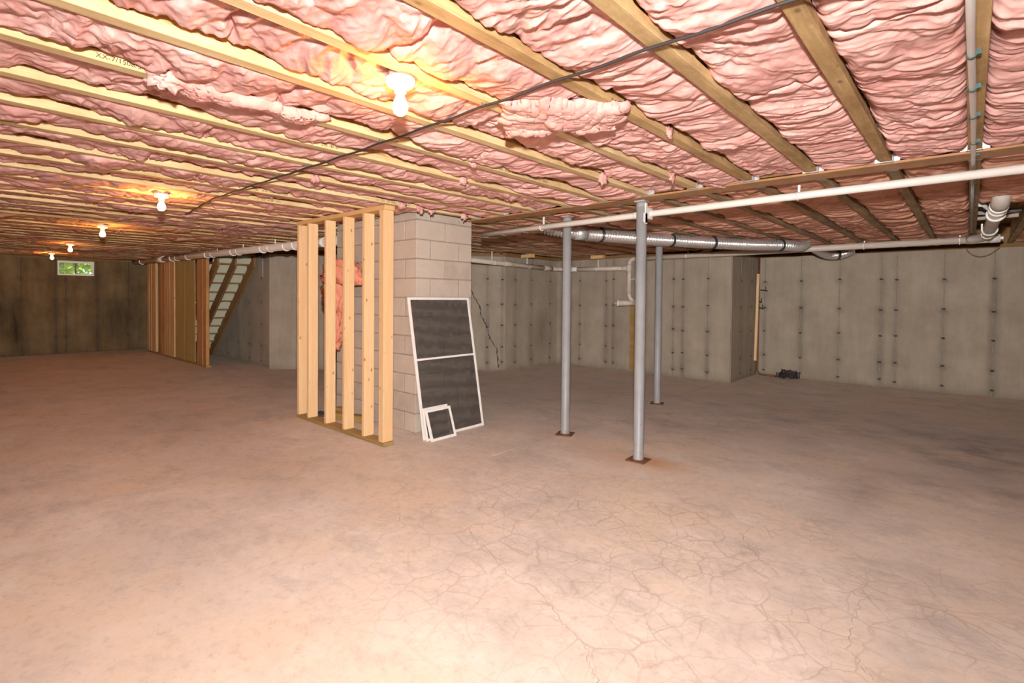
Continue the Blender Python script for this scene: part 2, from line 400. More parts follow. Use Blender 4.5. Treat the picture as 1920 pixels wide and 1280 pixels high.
def crack_strip(pts, w):
    mb = MB(); P = []
    for a, b in zip(pts[:-1], pts[1:]):
        for k in range(8):
            t = k/8; P.append(Vector((a[0]+(b[0]-a[0])*t+random.uniform(-.012, .012), a[1]+(b[1]-a[1])*t+random.uniform(-.012, .012))))
    P.append(Vector(pts[-1])); vs = []
    for i, q in enumerate(P):
        t = (P[min(i+1, len(P)-1)]-P[max(i-1, 0)]).normalized(); nrm = Vector((-t.y, t.x)); ww = w*random.uniform(.4, 1.0)
        vs += [(*(q+nrm*ww), .0012), (*(q-nrm*ww), .0012)]
    mb.add(vs, [(2*i, 2*i+1, 2*i+3, 2*i+2) for i in range(len(P)-1)])
    return mb.build('crack', M['crack'], floor)
crack_strip([(-2.05,2.12),(-1.69,1.95),(-1.55,1.98),(-1.32,1.85),(-1.16,1.79),(-1.08,1.72),(-.98,1.62)], .0016)
crack_strip([(-1.02,3.32),(-.86,3.06),(-.62,3.08),(-.49,3.02),(-.35,2.99),(-.10,3.12),(.2,3.0)], .0020)
crack_strip([(-.35,2.99),(-.36,2.75),(-.34,2.5),(-.24,2.36)], .0016)

# concrete walls: each is a solid slab with a finely divided inner face
def wall(name, p0, p1, z1, m, seams, ties, hole=None, thick=.22, blur=.05, stains=()):
    """p0 -> p1 with the room on the left-hand side; seams: distances along the wall; ties: heights"""
    p0, p1 = Vector(p0), Vector(p1); d = (p1-p0); L = d.length; d /= L; nrm = Vector((-d.y, d.x))
    ex = list(hole[:2]) if hole else []; ez = list(hole[2:]) if hole else []
    for s in seams: ex += [s-.02, s, s+.02]
    us = axis_lines(0, L, .06, [e for e in ex if 0 < e < L]); zs = axis_lines(0, z1, .08, ez)
    U, Zz = np.meshgrid(us, zs); X = p0.x+d.x*U; Y = p0.y+d.y*U
    st = np.zeros_like(U)
    for k, s in enumerate(seams):
        amp = .75+.25*math.sin(k*2.3); g = np.exp(-((U-s)/blur)**2)*(.35+.65*np.clip(1.25-Zz/z1, 0, 1))*amp
        st = np.maximum(st, g*(.55+.45*perlin(U*1.3+k*7, Zz*2.2, 3)))
        for t in ties: st = np.maximum(st, .8*np.exp(-((U-s)/.05)**2-((Zz-t)/.05)**2))
    st = np.maximum(st, .5*np.exp(-(Zz/.07)**2))
    for (cu, cz, ru, rz, a) in stains: st = np.maximum(st, a*blob(U, Zz, cu, cz, ru, rz))
    mask = None
    if hole:
        uc = (us[:-1]+us[1:])/2; zc = (zs[:-1]+zs[1:])/2; UC, ZC = np.meshgrid(uc, zc)
        mask = ~((UC > hole[0]) & (UC < hole[1]) & (ZC > hole[2]) & (ZC < hole[3]))
    w = tag(grid_mesh(name, X, Y, Zz, m, smooth=False, attr={'stain': np.clip(st, 0, 1)}, mask=mask), kind='structure')
    # back and rims of the slab
    me = w.data; bm = bmesh.new(); bm.from_mesh(me)
    def q(a, z, off): return bm.verts.new((p0.x+d.x*a-nrm.x*off, p0.y+d.y*a-nrm.y*off, z))
    def quad(*vs): bm.faces.new(vs)
    def ring(a0, a1, b0, b1):
        f = [q(a0,b0,0), q(a1,b0,0), q(a1,b1,0), q(a0,b1,0)]; k = [q(a0,b0,thick), q(a1,b0,thick), q(a1,b1,thick), q(a0,b1,thick)]
        for i in range(4): quad(f[i], f[(i+1) % 4], k[(i+1) % 4], k[i])
    ring(0, L, 0, z1)
    if hole:
        ring(*hole)
        for a0, a1, b0, b1 in ((0, hole[0], 0, z1), (hole[1], L, 0, z1), (hole[0], hole[1], 0, hole[2]), (hole[0], hole[1], hole[3], z1)):
            quad(q(a0,b0,thick), q(a1,b0,thick), q(a1,b1,thick), q(a0,b1,thick))
    else: quad(q(0,0,thick), q(L,0,thick), q(L,z1,thick), q(0,z1,thick))
    bm.to_mesh(me); bm.free()
    ang = math.atan2(d.y, d.x)
    for s in seams:
        z0 = 0.0
        mb = MB(); mb.box((-.007,-.004,0), (.007,.004,z1 if not(hole and hole[0]-.03 < s < hole[1]+.03) else hole[2]))
        o = mb.build('form_seam', M['seam'] if m is M['wall'] else M['tie'], w, origin=(0,0,0)); o.location = (p0.x+d.x*s, p0.y+d.y*s, 0); o.rotation_euler = (0,0,ang)
        for t in ties:
            if hole and hole[0]-.05 < s < hole[1]+.05 and t > hole[2]-.05: continue
            e = TIE.copy(); COL.objects.link(e); e.parent = w; e.location = (p0.x+d.x*s, p0.y+d.y*s, t+random.uniform(-.02,.02)); e.rotation_euler = (0, random.uniform(-.3,.3), ang)
    return w
# one snapped form tie: a flattened stub in a small broken cone
tm = MB(); tm.lathe([(.020,0),(.013,.005),(.006,.006),(.005,.016),(.001,.017)], (0,0,0), 8, Matrix.Rotation(-PI/2, 3, 'X')); tm.box((-.03,.0,-.004), (.03,.004,.004))
TIE = tm.build('form_tie', M['tie']); tie_me = TIE.data
WT = 2.232
ties = (.11,.40,.85,1.29,1.78)
w_back = wall('wall_back', (3.0,10.6), (-3.02,10.6), WT, M['wall'], [3.0-x for x in (-2.89,-2.283,-1.69,-1.103,-.898,-.307,.26,.87,1.5,2.1)], ties)
wall('wall_jog', (-3.02,10.6), (-3.02,9.17), WT, M['wall'], [.35,.95], ties)
wall('wall_middle', (-3.03,9.15), (-6.70,9.15), WT, M['wall'], [-3.03+a for a in (3.42,3.87,4.05,5.30,5.47,6.10)], (.15,.45,.87,1.30,1.80), stains=[(1.83,.6,.06,.9,.9)])
wall('wall_side', (-6.70,9.15), (-6.74,7.50), WT, M['wall'], [.24,.86,1.36], (.15,.45,.87,1.30,1.80), blur=.10, stains=[(.5,.7,.35,.5,.4)])
wall('wall_diagonal', (-6.74,7.50), (-10.05,4.33), WT, M['wall'], [.06,.35,.95,1.55,2.15,2.75,3.35,3.95], (.15,.45,.87,1.30,1.80))
wall('wall_stair', (-10.05,4.43), (-16.0,4.43), WT, M['wall'], [.6,1.2,1.8,2.4,3.0,3.6,4.2,4.8,5.4], ties)
WIN = (4.43-2.60, 4.43-1.91, 1.875, 2.225)
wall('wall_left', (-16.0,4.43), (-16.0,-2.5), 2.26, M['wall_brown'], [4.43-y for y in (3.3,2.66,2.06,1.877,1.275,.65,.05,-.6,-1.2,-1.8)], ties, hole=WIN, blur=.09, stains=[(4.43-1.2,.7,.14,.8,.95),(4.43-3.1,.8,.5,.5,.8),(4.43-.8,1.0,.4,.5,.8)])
wall('wall_front', (-16.0,-2.5), (3.0,-2.5), 2.26, M['wall'], [], ties)
wall('wall_right', (3.0,-2.5), (3.0,10.6), 2.26, M['wall'], [], ties)
bpy.data.objects.remove(TIE)
# diagonal settlement crack in the side wall
mb = MB(); L0 = Vector((-6.74,7.5,0)); dd = Vector((-6.74+10.05, 7.5-4.33, 0)).normalized()
P = [(.74,1.72),(.60,1.42),(.52,1.30),(.47,1.08),(.36,.86),(.30,.62),(.17,.44),(.14,.2),(.13,.02)]; vs = []
Q = []
for (a, z), (a2, z2) in zip(P[:-1], P[1:]):
    for k in range(6): t = k/6; Q.append((a+(a2-a)*t+random.uniform(-.012,.012), z+(z2-z)*t))
nrm = Vector((dd.y, -dd.x, 0))
for i, (a, z) in enumerate(Q):
    b = L0-dd*a+nrm*.003; w = random.uniform(.004, .016)
    vs += [b-dd*w+Vector((0,0,z)), b+dd*w+Vector((0,0,z))]
mb.add(vs, [(2*i, 2*i+1, 2*i+3, 2*i+2) for i in range(len(Q)-1)])
mb.build('crack', M['tie'], bpy.data.objects['wall_diagonal'])
# sill plates and rim above the walls
def trim(n, a, b, z0=WT, z1=H+.35, e0=0, e1=0):
    a, b = Vector((*a, 0)), Vector((*b, 0)); d = (b-a).normalized(); a -= d*e0; b += d*e1; nn = Vector((d.y, -d.x, 0)); mb = MB()
    def slab(o0, o1, za, zb):
        vs = [a+nn*o0, b+nn*o0, b+nn*o1, a+nn*o1]; mb.add([(v.x, v.y, z) for z in (za, zb) for v in vs], [(3,2,1,0),(4,5,6,7),(0,1,5,4),(1,2,6,5),(2,3,7,6),(3,0,4,7)])
    slab(.03, .17, z0, z0+.038); slab(.12, .20, z0+.038, z1)
    return tag(mb.build('trim_%d' % n, M['brown_wood']), kind='structure')
trim(1, (3.0,10.6), (-3.02,10.6), e0=.2, e1=.2); trim(2, (-3.02,10.6), (-3.02,9.15), e0=.2); trim(3, (-3.02,9.15), (-6.70,9.15), e1=.2); trim(4, (-6.70,9.15), (-6.74,7.5), e0=.2)
trim(5, (-6.74,7.5), (-10.05,4.4)); trim(6, (-10.0,4.43), (-16.0,4.43), e1=.2); trim(7, (-16,4.5), (-16,-2.5), 2.26, e0=.2, e1=.2); trim(8, (-16,-2.5), (3,-2.5), 2.26, e0=.2, e1=.2); trim(9, (3,-2.5), (3,10.6), 2.26, e0=.2, e1=.2)

# ------------------------------------------------------------------ ceiling: subfloor, joists, batts
mb = MB(); mb.box((-16.3,-2.8,TOP), (3.3,10.9,TOP+.03))
ceiling = tag(mb.build('ceiling', M['deck']), kind='structure')
S = .4064; X0 = -.028; FW_, FH = .059, .040
YN = 4.03                                       # near edge of the beam's flange
def joist(x, y0, y1, m, hang_near=None, hang_far=None):
    mb = MB(); mb.box((x, y0, H), (x+FW_, y1, H+FH), .002)
    j = mb.build('joist', m, ceiling, origin=((x+FW_/2), (y0+y1)/2, H))
    mb = MB(); mb.box((x+FW_/2-.005, y0, H+FH), (x+FW_/2+.005, y1, TOP)); mb.build('joist_web', M['osb'], j)
    for y, sgn in ((hang_near, -1), (hang_far, 1)):
        if y is None: continue
        mb = MB(); t = .0025; a, b = (y-.055, y) if sgn < 0 else (y, y+.055)
        mb.box((x-.003, a, H-.004), (x+FW_+.003, b, H-.001)); mb.box((x-.005, a, H-.004), (x-.002, b, H+.14)); mb.box((x+FW_+.002, a, H-.004), (x+FW_+.005, b, H+.14))
        yy = y-.004 if sgn < 0 else y+.001
        mb.box((x-.035, yy, H+.0), (x-.003, yy+.003, H+.13)); mb.box((x+FW_+.003, yy, H+.0), (x+FW_+.035, yy+.003, H+.13))
        mb.build('joist_hanger', M['galv'], j)
    return j
joists = {}
for k in range(-8, 39):
    x = X0-S*k
    if 11 <= k <= 14: joists[k] = joist(x, -2.45, 3.28, M['flange'])
    else: joists[k] = joist(x, -2.45, YN+.01, M['flange'] if 3 < k < 17 else M['flange_mid'], hang_near=YN+.01) if k <= 26 else joist(x, -2.45, 4.42, M['flange_old_dim'])  # far-left flanges take darker colours in place of dimmer light
far_j = {}
for k in range(-7, 39):
    x = X0-S*k+.004
    yend = 10.55 if x > -3.0 else 9.2 if x > -6.75 else max(4.5, 7.5-(-6.74-x)*.96) if x > -10 else 4.5
    if yend-4.24 < .3: continue
    far_j[k] = joist(x, 4.235, yend, M['flange_old_dim'], hang_far=4.235 if not 11 <= k <= 14 else None)

def batt(xa, xb, y0, y1, step, seed, m=None, drop=0.0, edge=.03, lo_amp=.012, lifts=()):
    nx = max(8, int((xb-xa)/step)); ny = max(8, int((y1-y0)/step))
    u = np.linspace(0, 1, nx+1); y = np.linspace(y0, y1, ny+1)
    U, Y = np.meshgrid(u, y); X = xa+(xb-xa)*U
    sx, sy = X+seed*13.7, Y+seed*5.3
    wx = sx+.06*perlin(sx*3, sy*3, 11)+.012*perlin(sx*9, sy*9, 12); wy = sy+.07*perlin(sx*2.5, sy*2.5, 13)+.014*perlin(sx*9, sy*9, 14)
    # folds lie mostly across the bay, at a slant that drifts along the run
    a = .25+.7*perlin(sx*.4, sy*.55, 15); ca, sa = np.cos(a), np.sin(a)
    lx, ly = wx-seed*13.7-xa, wy-seed*5.3-1.5
    p_ = lx*ca+ly*sa+seed*3.7; q_ = -lx*sa+ly*ca+seed*7.1
    f1 = np.abs(perlin(p_*2.0, q_*5.2, 16)); f2 = np.abs(perlin(p_*5.0, q_*12, 17)); f3 = np.abs(perlin(p_*11, q_*27, 18)); lo = perlin(sx*2.1, sy*1.6, 19)
    bulge = .042*np.minimum(f1, .45)**.62*.85+.022*np.minimum(f2, .5)**.62*.85*(.4+1.2*np.clip(perlin(sx*3+9, sy*3, 24)+.4, 0, 1))+.009*f3+.004*np.abs(perlin(p_*24, q_*60, 25))
    # torn layers: terraces
    t = perlin(p_*1.7+4, q_*4.2, 20)*2.6; ter = np.floor(t)+np.clip((t-np.floor(t))*4, 0, 1); bulge = bulge+.007*ter
    e = np.minimum(U, 1-U)*(xb-xa)
    eu = edge*(.75+.6*perlin(sy*2.3, sx*0+seed, 21)+.35*perlin(sy*9, sx*0+seed, 22))
    lift = .055*np.exp(-(e/np.maximum(eu, .008))**1.3)
    sag = .010*np.sin(PI*U)+lo_amp*lo+drop
    Z = H+.050-sag-bulge+lift
    for (yc, ry, am) in lifts: Z = Z+am*np.exp(-((Y-yc)/ry)**4-((X-xa)/(.085+.02*perlin(sy*6, sx*0, 27)))**4)
    cut = 0
    for yc in np.arange(y0+.7+(seed*0.37) % .8, y1, 1.22): cut = cut+.04*np.exp(-((Y-yc-.05*perlin(sx*6, sy*0+yc, 23))/.012)**2)
    Z = Z+cut
    # lips of folds lean over a little
    gy = np.gradient(bulge, axis=0)/max((y1-y0)/ny, 1e-6); gx = np.gradient(bulge, axis=1)/((xb-xa)/nx)
    k_ = .005
    Y2 = Y+np.clip(gy, -1.5, 1.5)*k_*1.2; X2 = X+np.clip(gx, -1.5, 1.5)*k_*np.clip(e/.03, 0, 1)
    return grid_mesh('insulation_batt', X2, Y2, Z, m or M['pink'], ceiling, flip=True)
def bay_step(k):
    x = -S*k
    return .0065 if k <= 6 else .009 if k <= 11 else .013 if k <= 20 else .022
LIFTS = {4:((2.95,.35,.03),), 5:((1.62,.42,.06),(3.2,.45,.05)), 6:((2.05,.3,.05),), 7:((1.9,.35,.04),(3.4,.3,.05)), 8:((2.3,.3,.06),), 9:((1.5,.4,.05),(3.2,.5,.05)), 10:((2.2,.4,.06),), 11:((2.1,.3,.07),), 13:((1.6,.4,.06),)}
for k in range(-8, 39):
    xa, xb = X0-S*(k+1)+FW_-.012, X0-S*k+.012
    y1 = 3.30 if 10 <= k <= 14 else 4.06 if k <= 26 else 4.42
    ymin = -.1 if k < 12 else .2
    if -1 <= k: batt(xa, xb, ymin, y1, bay_step(max(k, 0)), k+20, M['pink'] if k < 19 else M['pink_dusty_dim'], drop=0.0 if k < 3 else .003+.008*math.sin(k*2.7), lo_amp=.012 if k < 3 else .024, lifts=LIFTS.get(k, ()))  # far-left wool is coloured darker to mimic light falling off
    batt(xa, xb, -2.45, ymin+.02 if -1 <= k else y1, .05, k+120)
for k in range(-7, 24):
    xa, xb = X0-S*(k+1)+FW_-.012, X0-S*k+.012
    xm = xa
    y1 = 10.5 if xm > -3.0 else 9.15 if xm > -6.75 else max(4.6, 7.5-(-6.74-xm)*.96)
    y0 = 4.20
    if y1-y0 < .3: continue
    if k == -1:
        batt(xa, xb, y0, 6.15, .012, k+60, M['pink_dusty_dim'], drop=.02); continue
    batt(xa, xb, y0, y1, .05 if k < -1 else .012 if k < 8 else .018, k+60, M['pink_dusty_dim'])

# ------------------------------------------------------------------ steel beam and its columns
def ibeam(x0, x1, label):
    t = empty('steel_beam', (x0, 4.13, H), label, 'beam', None)
    mb = MB(); mb.box((x0, 4.03, H-.010), (x1, 4.23, H+.006), .003); mb.build('bottom_flange', M['beam'], t)
    mb = MB(); mb.box((x0, 4.124, H+.006), (x1, 4.136, H+.27)); mb.build('web', M['beam'], t)
    mb = MB(); mb.box((x0, 4.03, H+.27), (x1, 4.23, H+.285)); mb.build('top_flange', M['beam'], t)
    mb = MB(); mb.box((x0, 4.06, H+.02), (x1, 4.124, H+.26)); mb.box((x0, 4.136, H+.02), (x1, 4.20, H+.26)); mb.build('nailer', M['brown_wood'], t)
ibeam(-4.235, 2.98, 'rust brown steel beam above the two nearer columns, joists hung on both sides')
ibeam(-10.72, -5.86, 'dark steel beam running left from the block pier towards the stairs')
def column(x, y, top, label, bolt=False, rot=.3):
    t = empty('steel_column', (x, y, 0), label, 'column', 'steel columns holding up the ceiling')
    mb = MB(); r = .045; mb.lathe([(.001,.012),(r*1.08,.012),(r*1.08,.02),(r,.024),(r,top-.06),(r*1.05,top-.06),(r*1.05,top-.012),(.001,top-.012)], (x,y,0), 28); mb.build('shaft', M['column'], t)
    R = Matrix.Translation((x,y,0)) @ Matrix.Rotation(rot, 4, 'Z'); mb = MB(); mb.box((-.085,-.085,0), (.085,.085,.012), .002, R); mb.build('base_plate', M['rust'], t)
    mb = MB(); mb.box((-.048,-.048,top-.012), (.048,.048,top), .001, Matrix.Translation((x,y,0))); mb.build('cap_plate', M['galv'], t)
    return t
c2 = column(-2.145, 4.165, H-.010, 'nearest grey steel column with rust on the floor around its foot', rot=.05)
mb = MB(); mb.box((-2.098,4.13,2.08), (-2.090,4.165,2.26)); mb.box((-2.098,4.11,2.09), (-2.090,4.165,2.17)); mb.build('column_strap', M['strap'], c2)
mb = MB(); mb.tube([(-2.10,4.15,2.235),(-2.085,4.13,2.235)], .006, 6); mb.build('bolt', M['galv'], c2)
c1 = column(-3.118, 4.425, H-.014, 'grey steel column crossed in front by the thin white pipe, near the screens', rot=.35)
column(-3.133, 6.60, H-.004, 'farthest dark grey steel column, its top behind the foil duct', rot=.35)
mb = MB(); mb.box((-3.22,4.33,H-.014), (-3.02,4.52,H-.001), .002); o = mb.build('shim_block', M['salmon'])
tag(o, 'pinkish shim block between ceiling and column crossed by the white pipe', 'block')

# ------------------------------------------------------------------ concrete block pier
CX0, CX1, CY0, CY1 = -5.84, -4.255, 3.345, 4.155
pier = empty('block_pier', ((CX0+CX1)/2, (CY0+CY1)/2, 0), 'grey concrete block pier reaching the ceiling behind the stud frame and screens', 'pier')
mb = MB(); mb.box((CX0+.010, CY0+.010, 0), (CX1-.010, CY1-.010, H+.25)); mb.build('mortar', M['mortar'], pier)
pw = pier.location
def blk(x0, x1, y0, y1, z0, z1):
    g = .006; mb = MB(); mb.box((x0+g, y0+g, z0+g), (x1-g, y1-g, z1-g), .003)
    o = mb.build('block', M['block'], pier, origin=((x0+x1)/2, (y0+y1)/2, (z0+z1)/2))
    o.rotation_euler = (random.uniform(-.003,.003), random.uniform(-.003,.003), random.uniform(-.004,.004))
BW = .198; LX = (CX1-CX0); LY = CY1-CY0
for r in range(13):
    z0, z1 = r*.2032, min((r+1)*.2032, H+.22)
    odd = r % 2 == 0
    # along X, front and back; along Y, right and left
    if odd:    # long blocks run through on the +X / -X faces
        cy = [CY0, CY0+LY/2, CY1]
        for xa, xb in ((CX1-BW, CX1), (CX0, CX0+BW)):
            for a, b in zip(cy[:-1], cy[1:]): blk(xa, xb, a, b, z0, z1)
        n = 3; cs = [CX0+BW+(LX-2*BW)*k/n for k in range(n+1)]
        for ya, yb in ((CY0, CY0+BW), (CY1-BW, CY1)):
            for a, b in zip(cs[:-1], cs[1:]): blk(a, b, ya, yb, z0, z1)
    else:
        n = 4; cs = [CX0+LX*k/n for k in range(n+1)]
        for ya, yb in ((CY0, CY0+BW), (CY1-BW, CY1)):
            for a, b in zip(cs[:-1], cs[1:]): blk(a, b, ya, yb, z0, z1)
        for xa, xb in ((CX1-BW, CX1), (CX0, CX0+BW)): blk(xa, xb, CY0+BW, CY1-BW, z0, z1)

# ------------------------------------------------------------------ stud frame before the pier
fr = empty('stud_frame', (-5.0, 2.89, 0), 'pale pine stud frame with six uprights standing in front of the block pier', 'frame')
mb = MB(); mb.box((-5.84,2.835,.001), (-4.085,2.955,.038), .003); mb.build('bottom_plate', M['treated'], fr)
mb = MB(); mb.box((-5.84,2.835,H-.045), (-4.085,2.955,H-.001), .003); mb.build('top_plate', M['plate'], fr)
for x, w in ((-5.835,.045),(-5.595,.042),(-5.205,.042),(-4.83,.042),(-4.465,.045),(-4.175,.075)):
    mb = MB(); tl = random.uniform(-.006,.006); mb.box((x,2.838,.038), (x+w,2.952,H-.045), .003); mb.build('stud', M['stud'], fr, origin=(x+w/2, 2.895, random.uniform(.4,1.6)))
# insulation scrap hanging behind the studs
def lump(name, m, loc, R, sub=4, amp=.25, freq=3.0, seed=0, label=None, cat=None, drape=None):
    bm = bmesh.new(); bmesh.ops.create_icosphere(bm, subdivisions=sub, radius=1)
    for v in bm.verts:
        p = v.co.copy(); q = np.array([p.x*freq+seed]), np.array([p.y*freq+p.z*freq*.7]); q2 = np.array([p.z*freq*1.7+seed]), np.array([p.x*freq*1.4-p.y*freq])
        d = 1+amp*(abs(float(perlin(*q, 5)[0]))*1.6-.3)+amp*.8*(abs(float(perlin(q2[0]*1.4, q2[1]*1.4, 6)[0]))-.2)+amp*.3*float(perlin(q[0]*5, q2[1]*5, 7)[0])
        v.co = Vector((p.x*R[0], p.y*R[1], p.z*R[2]))*d
        if drape: drape(v.co, p)
    mb = MB(); bm.verts.index_update(); mb.add([Vector(loc)+v.co for v in bm.verts], [tuple(v.index for v in f.verts) for f in bm.faces], True); bm.free()
    return mb
sc = empty('insulation_scrap', (-5.45,3.16,.93), 'salmon clump of glass wool hanging in rags between the second and fourth studs', 'insulation')
def dr(co, p):
    co.z += -.12*abs(p.x)**2
mb = lump('', None, (-5.40,3.17,1.72), (.40,.12,.14), 4, .35, 2.2, 3, drape=dr); mb.build('folded_top', M['salmon'], sc)
mb = lump('', None, (-5.56,3.18,1.50), (.19,.10,.26), 4, .4, 2.6, 8); mb.build('hanging_fold', M['salmon'], sc)
nn = 36; t = np.linspace(0, 1, nn); s_ = np.linspace(-1, 1, 26); TT, SS = np.meshgrid(t, s_)
W = .155*(1-.55*TT)+.03*perlin(TT*7, SS*0+1, 31); Xr = -5.50+.05*np.sin(TT*3)+W*SS; Zr = 1.45-TT*(.62+.07*perlin(SS*3.5, TT*0, 32)); Yr = 3.16+.05*perlin(SS*2.4, TT*3, 33)-.03*SS**2+.012*perlin(SS*9, TT*16, 34)
o = grid_mesh('hanging_rag', Xr-sc.location.x, Yr-sc.location.y, Zr-sc.location.z, M['salmon'], sc); so = o.modifiers.new('thickness', 'SOLIDIFY'); so.thickness = .02
# offcuts on the floor behind the studs
o = empty('board_offcut', (-5.55,3.2,0), 'rough brown board offcut lying on the floor behind the studs', 'board')
R = Matrix.Translation((-5.27,3.18,0)) @ Matrix.Rotation(.30, 4, 'Z'); mb = MB(); mb.box((-.30,-.05,.0), (.30,.05,.075), .004, R); mb.build('plank', M['treated'], o)
R = Matrix.Translation((-5.43,3.2,.075)) @ Matrix.Rotation(.1, 4, 'Z'); mb = MB(); mb.box((-.12,-.04,0), (.12,.04,.04), .003, R); mb.build('wedge', M['treated'], o)
R = Matrix.Translation((-5.62,3.12,.0)) @ Matrix.Rotation(.25, 4, 'Z'); mb = MB(); mb.box((-.21,-.075,.001), (.0,.075,.03), .003, R); tag(mb.build('dark_panel', M['dark_panel'], origin=(-5.76,3.08,0)), 'charcoal flat panel piece on the floor behind the second stud', 'panel')

# ------------------------------------------------------------------ window screens leaning on the pier
def screen(label, o, ux, up, w, h, bar, th, crossbar=None, group=None, tab=True):
    """o: lower left corner, ux: unit vector along the width, up: unit vector up the leaning face"""
    o, ux, up = Vector(o), Vector(ux).normalized(), Vector(up).normalized(); n = ux.cross(up)
    t = empty('window_screen', o+ux*w/2, label, 'screen', group)
    Mx = Matrix((ux, n, up)).transposed().to_4x4(); Mx.translation = o
    for nm, a, b in (('side_bar', (0,0,0), (bar,th,h)), ('side_bar', (w-bar,0,0), (w,th,h)), ('top_bar', (bar,0,h-bar), (w-bar,th,h)), ('bottom_bar', (bar,0,0), (w-bar,th,bar))):
        mb = MB(); mb.box(a, b, .0015, Mx); mb.build(nm, M['frame'], t)
    if crossbar:
        mb = MB(); mb.box((bar,.002,crossbar-bar*.4), (w-bar,th-.002,crossbar+bar*.4), .001, Mx); mb.build('cross_bar', M['frame'], t)
    mb = MB(); mb.box((bar,th*.45,bar), (w-bar,th*.45+.001,h-bar), 0, Mx); mb.build('mesh', M['screen'], t)
    if tab:
        for f in (.12,.85):
            mb = MB(); mb.box((w*f,th*.3,-.004), (w*f+.03,th*.8,.006), 0, Mx); mb.build('spring_tab', M['black'], t)
    return t
bo, to = Vector((-3.985,3.245,.002)), Vector((-4.215,3.213,1.425))
wdir = Vector((-.012,.87,.0))
screen('tall white framed window screen with dark mesh leaning on the block pier', bo, wdir, to-bo, .865, (to-bo).length, .026, -.022, .80)
screen('small white framed screen standing behind another small one, mostly hidden', (-3.935,3.24,.002), (-.01,1,0), (-.055,-.015,.30), .335, .325, .024, -.016, tab=False)
screen('small white framed screen in front of the tall screen at its lower left', (-3.885,3.262,.002), (-.015,1,0), (-.07,-.03,.30), .335, .315, .026, -.018)

# ------------------------------------------------------------------ lamps
def lamp_fixture(x, y, label, z=H-.004):
    t = empty('ceiling_lamp', (x, y, z), label, 'lamp', 'bare bulb ceiling lamps')
    mb = MB(); mb.lathe([(.001,.05),(.052,.05),(.052,.0),(.001,.0)], (x,y,z), 8, smooth=False); mb.build('junction_box', M['boxmetal'], t)
    mb = MB(); mb.lathe([(.001,0),(.058,0),(.061,-.006),(.060,-.018),(.050,-.028),(.036,-.033),(.026,-.036),(.024,-.040),(.024,-.052),(.021,-.055),(.001,-.055)], (x,y,z), 32); mb.build('lampholder', M['porcelain'], t)
    mb = MB(); mb.lathe([(.0135,0),(.0135,-.012)], (x,y,z-.05), 16); mb.build('bulb_cap', M['galv'], t)
    mb = MB(); mb.lathe([(.0135,-.058),(.016,-.068),(.022,-.082),(.028,-.095),(.0305,-.108),(.029,-.122),(.023,-.135),(.013,-.142),(.001,-.1445)], (x,y,z), 20); mb.build('bulb', M['bulb'], t)
    return t
for (x, y, l) in ((-1.69,1.245,'nearest bare bulb in a white porcelain holder on the ceiling'), (-5.15,1.30,'second bare bulb in the row from the camera, over the open floor'), (-8.08,1.40,'third bare bulb in the row running to the far wall'),
                  (-11.4,1.53,'fourth bare bulb in the row, small and distant'), (-14.3,1.62,'farthest bare bulb, beside the small high window')):
    lamp_fixture(x, y, l, H-.004)

# ------------------------------------------------------------------ window and what is outside it
w = empty('window_1', (-16.05,2.255,1.875), None, None); tag(w, kind='structure')
y0, y1, z0, z1 = 1.91, 2.60, 1.875, 2.225; ym = 2.25
for a, b in (((-16.06,y0,z0),(-15.985,y1,z0+.035)), ((-16.06,y0,z1-.05),(-15.985,y1,z1)), ((-16.06,y0,z0+.035),(-15.985,y0+.032,z1-.05)), ((-16.06,y1-.032,z0+.035),(-15.985,y1,z1-.05))):
    mb = MB(); mb.box(a, b, .003); mb.build('window_frame', M['frame'], w)
mb = MB(); mb.box((-16.04,ym-.012,z0+.035), (-16.01,ym+.012,z1-.05)); mb.build('window_mullion', M['brown_wood'], w)
for a, b in ((y0+.032, ym-.012), (ym+.012, y1-.032)):
    mb = MB(); mb.box((-16.03,a,z0+.035), (-16.026,b,z1-.05)); mb.build('pane', M['glass'], w)
mb = MB(); mb.box((-32,-8,1.70), (-16.25,12,1.78)); tag(mb.build('ground', M['grass']), kind='structure')
def shrub(x, y, z, r, label, seed):
    rnd = random.Random(seed); t = empty('shrub', (x,y,z), label, 'shrub', 'shrubs outside the far window')
    mb = MB(); mb.tube([(x,y,z),(x+.05,y,z+r*.7),(x,y+.1,z+r*1.4)], [.06,.04,.015], 7); mb.build('trunk', M['bark'], t)
    mb = MB()
    for k in range(1900):
        d = Vector((rnd.gauss(0,1), rnd.gauss(0,1), rnd.gauss(0,1))).normalized()*r*(rnd.random()**.4); c = Vector((x,y,z+r*1.15))+Vector((d.x,d.y,d.z*1.1))
        if c.z < z: continue
        a = Vector((rnd.gauss(0,1), rnd.gauss(0,1), rnd.gauss(0,1))).normalized(); b = a.cross(Vector((rnd.gauss(0,1), rnd.gauss(0,1), rnd.gauss(0,1)))).normalized(); s = rnd.uniform(.08,.17)
        mb.add([c-a*s, c+b*s*.45, c+a*s, c-b*s*.45], [(0,1,2,3)])
    tag(mb.build('foliage', M['leaf'], t), kind='stuff')
shrub(-19.3,2.1,1.78,.9,'sunlit green shrub seen through the small far window, left pane',1); shrub(-21.1,3.95,1.78,1.0,'sunlit green shrub seen through the small far window, right pane',2); shrub(-24.2,2.9,1.78,1.6,'larger green shrub farther back outside the far window',3)

